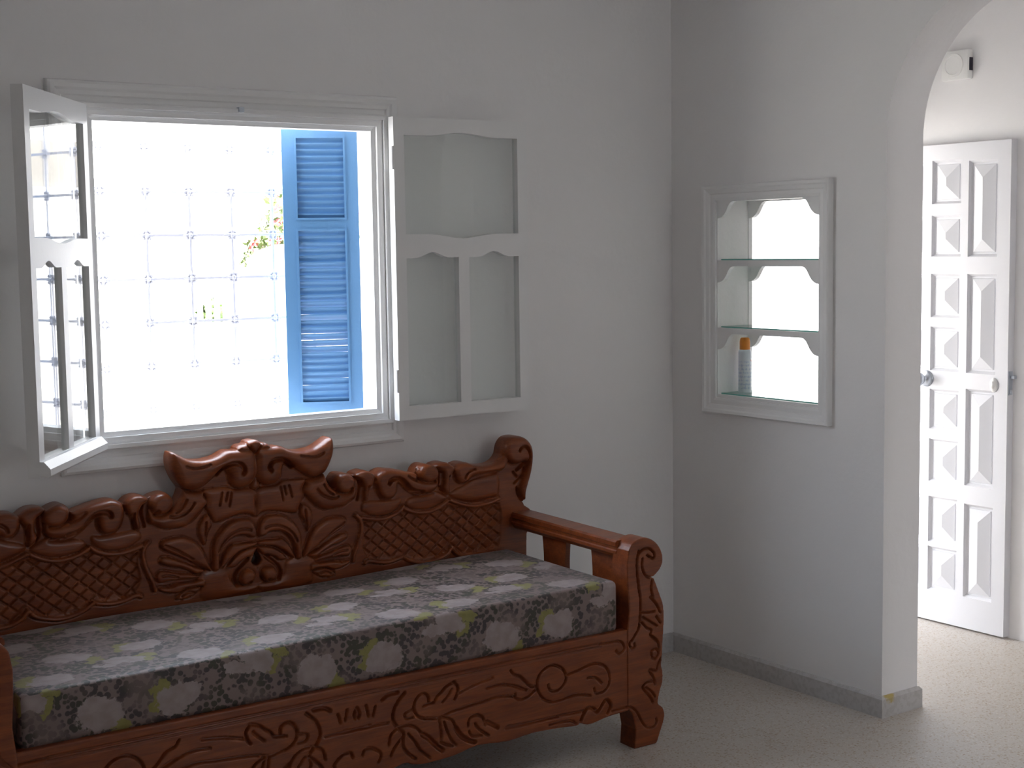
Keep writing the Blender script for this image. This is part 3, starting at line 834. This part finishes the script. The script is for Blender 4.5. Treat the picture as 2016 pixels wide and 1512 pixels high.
def branchy(bm,base,top,r,n,seed):
    rg=np.random.default_rng(seed)
    for _ in range(n):
        t=np.array(top)+rg.normal(size=3)*np.array(r)*.5
        b_=np.array(base)+rg.normal(size=3)*np.array([.06,.06,0])
        cyl(bm,b_,(b_+t)/2+rg.normal(size=3)*.05,.016,.012,6); cyl(bm,(b_+t)/2,t,.012,.005,6)
    return bm
bs=thing('bougainvillea','green bougainvillea with red flowers outside the window beside the blue shutter','shrub',(0,0,0))
BX,BY,BZ=1.80,6.6,1.86
bm=bmesh.new(); foliage(bm,(BX,BY,BZ),(.46,.35,.48),900,.040,1); foliage(bm,(BX-.50,BY-.05,BZ-.26),(.17,.15,.22),220,.034,2); obj('leaves',bm,M['leaf'],bs)
fl=None; rg=np.random.default_rng(3)
for k in range(60):
    d=rg.normal(size=3); d/=np.linalg.norm(d); c,r=((BX,BY-.03,BZ),(.46,.36,.48)) if k<44 else ((BX-.50,BY-.10,BZ-.25),(.17,.16,.22))
    p=np.array(c)+d*np.array(r)*rg.uniform(.8,1.0)
    if fl is None:
        bm=bmesh.new()
        for a in range(3):
            q=Matrix.Rotation(a*2*PI/3,4,'Y')
            vs=[bm.verts.new(q@Vector(v)) for v in ((0,0,0),(.018,-.012,.018),(0,-.006,.040),(-.018,-.012,.018))]
            bm.faces.new((vs[0],vs[1],vs[2])); bm.faces.new((vs[0],vs[2],vs[3]))
        bmesh.ops.remove_doubles(bm,verts=bm.verts[:],dist=1e-5)
        fl=o=obj('flower',bm,M['flower'],bs)
    else: o=link(bpy.data.objects.new('flower',fl.data),bs)
    o.location=p; o.rotation_euler=(rg.uniform(-.6,.6),rg.uniform(0,6),rg.uniform(-.6,.6)); o.scale=(1,1,1) if k%3 else (1.25,1.25,1.25)
bm=bmesh.new(); branchy(bm,(BX,BY,-.15),(BX,BY,BZ),(.35,.25,.35),7,5); obj('stems',bm,M['bark'],bs)
# low whitewashed garden wall with a stepped sloping top in front of the bougainvillea
bm=bmesh.new(); plate(bm,[(.70,-.15),(3.6,-.15),(3.6,1.80),(1.175,1.735),(1.116,1.73),(.99,1.689),(.92,1.64),(.888,1.566),(.80,1.52),(.70,1.50)],[],.18,lambda a,b,c:(a,5.75+c,b)); struct('wall_garden_low',bm,M['sunwall'])
struct('wall_fence_base',newbox(-2.5,3.0,7.98,8.14,-.15,1.035),M['sunwall'])
fe=thing('picket_fence','white picket fence on a low garden wall seen through the left half of the window','fence',(0,0,0))
pm=None
for k in range(34):
    x=.4635+.083*(k-10)
    if pm is None:
        bm=bmesh.new(); plate(bm,[(0,1.035),(.046,1.035),(.046,1.40),(.023,1.43),(0,1.40)],[],.022,lambda a,b,c:(a,8.03+c,b)); o=obj('picket',bm,M['sunwall'],fe); pm=o.data
    else: o=link(bpy.data.objects.new('picket',pm),fe)
    o.location.x=x
obj('fence_rail',newbox(.4635-.86,.4635+.083*24,8.052,8.085,1.20,1.235),M['sunwall'],fe)
for i,(x,z,r) in enumerate([(.66,1.05,.26),(1.78,.98,.16)]):
    hd=thing('garden_shrub',['leafy green shrub behind the left part of the picket fence','small leafy green shrub behind the right part of the picket fence'][i],'shrub',(x,8.6,-.15),0,'shrubs behind the picket fence')
    bm=bmesh.new(); foliage(bm,(0,0,z+.22),(r,.25,.20),420,.05,20+i); obj('leaves',bm,M['hedge'],hd)
    bm=bmesh.new(); branchy(bm,(0,0,0),(0,0,z+.1),(r*.6,.2,.2),6,30+i); obj('stems',bm,M['bark'],hd)
# ------------------------------------------------------------------ light
wd=bpy.data.worlds.new('sky'); scene.world=wd; wd.use_nodes=True
nt=wd.node_tree; N=NB(nt); bg=nt.nodes['Background']
tc=N.n('ShaderNodeTexCoord'); s=N.n('ShaderNodeSeparateXYZ'); N.l(tc.outputs['Generated'],s.inputs[0])
N.l(N.mix(N.ramp(s.outputs[2],.0,.55),SKY_H,SKY_Z),bg.inputs[0]); bg.inputs[1].default_value=SKY_S
sun=bpy.data.lights.new('sun','SUN'); sun.energy=SUN_E; sun.angle=.01; sun.color=(1,.95,.87)
so_=bpy.data.objects.new('sun',sun); so_.rotation_euler=(math.radians(38),0,math.radians(-60)); link(so_)
for nm,loc,sx,sy,rot in PORTALS:
    L=bpy.data.lights.new(nm,'AREA'); L.shape='RECTANGLE'; L.size=sx; L.size_y=sy; L.cycles.is_portal=True
    q=bpy.data.objects.new(nm,L); q.location=loc; q.rotation_euler=rot; link(q)
# ------------------------------------------------------------------ camera
cam=bpy.data.cameras.new('camera'); cam.sensor_fit='HORIZONTAL'; cam.sensor_width=36; cam.lens=2857.525/2016*36; cam.clip_start=.05
co=bpy.data.objects.new('camera',cam); co.location=(-3.963,-4.458,1.68); co.rotation_euler=(CAMR[0],CAMR[1],CAMR[2]); link(co)
scene.camera=co
scene.view_settings.view_transform='Standard'; scene.view_settings.look='None'; scene.view_settings.gamma=1; scene.view_settings.use_curve_mapping=False
scene.view_settings.exposure=EXPO
scene.cycles.max_bounces=14; scene.cycles.diffuse_bounces=10; scene.cycles.transparent_max_bounces=16
scene.cycles.use_denoising=True; scene.cycles.sample_clamp_indirect=6
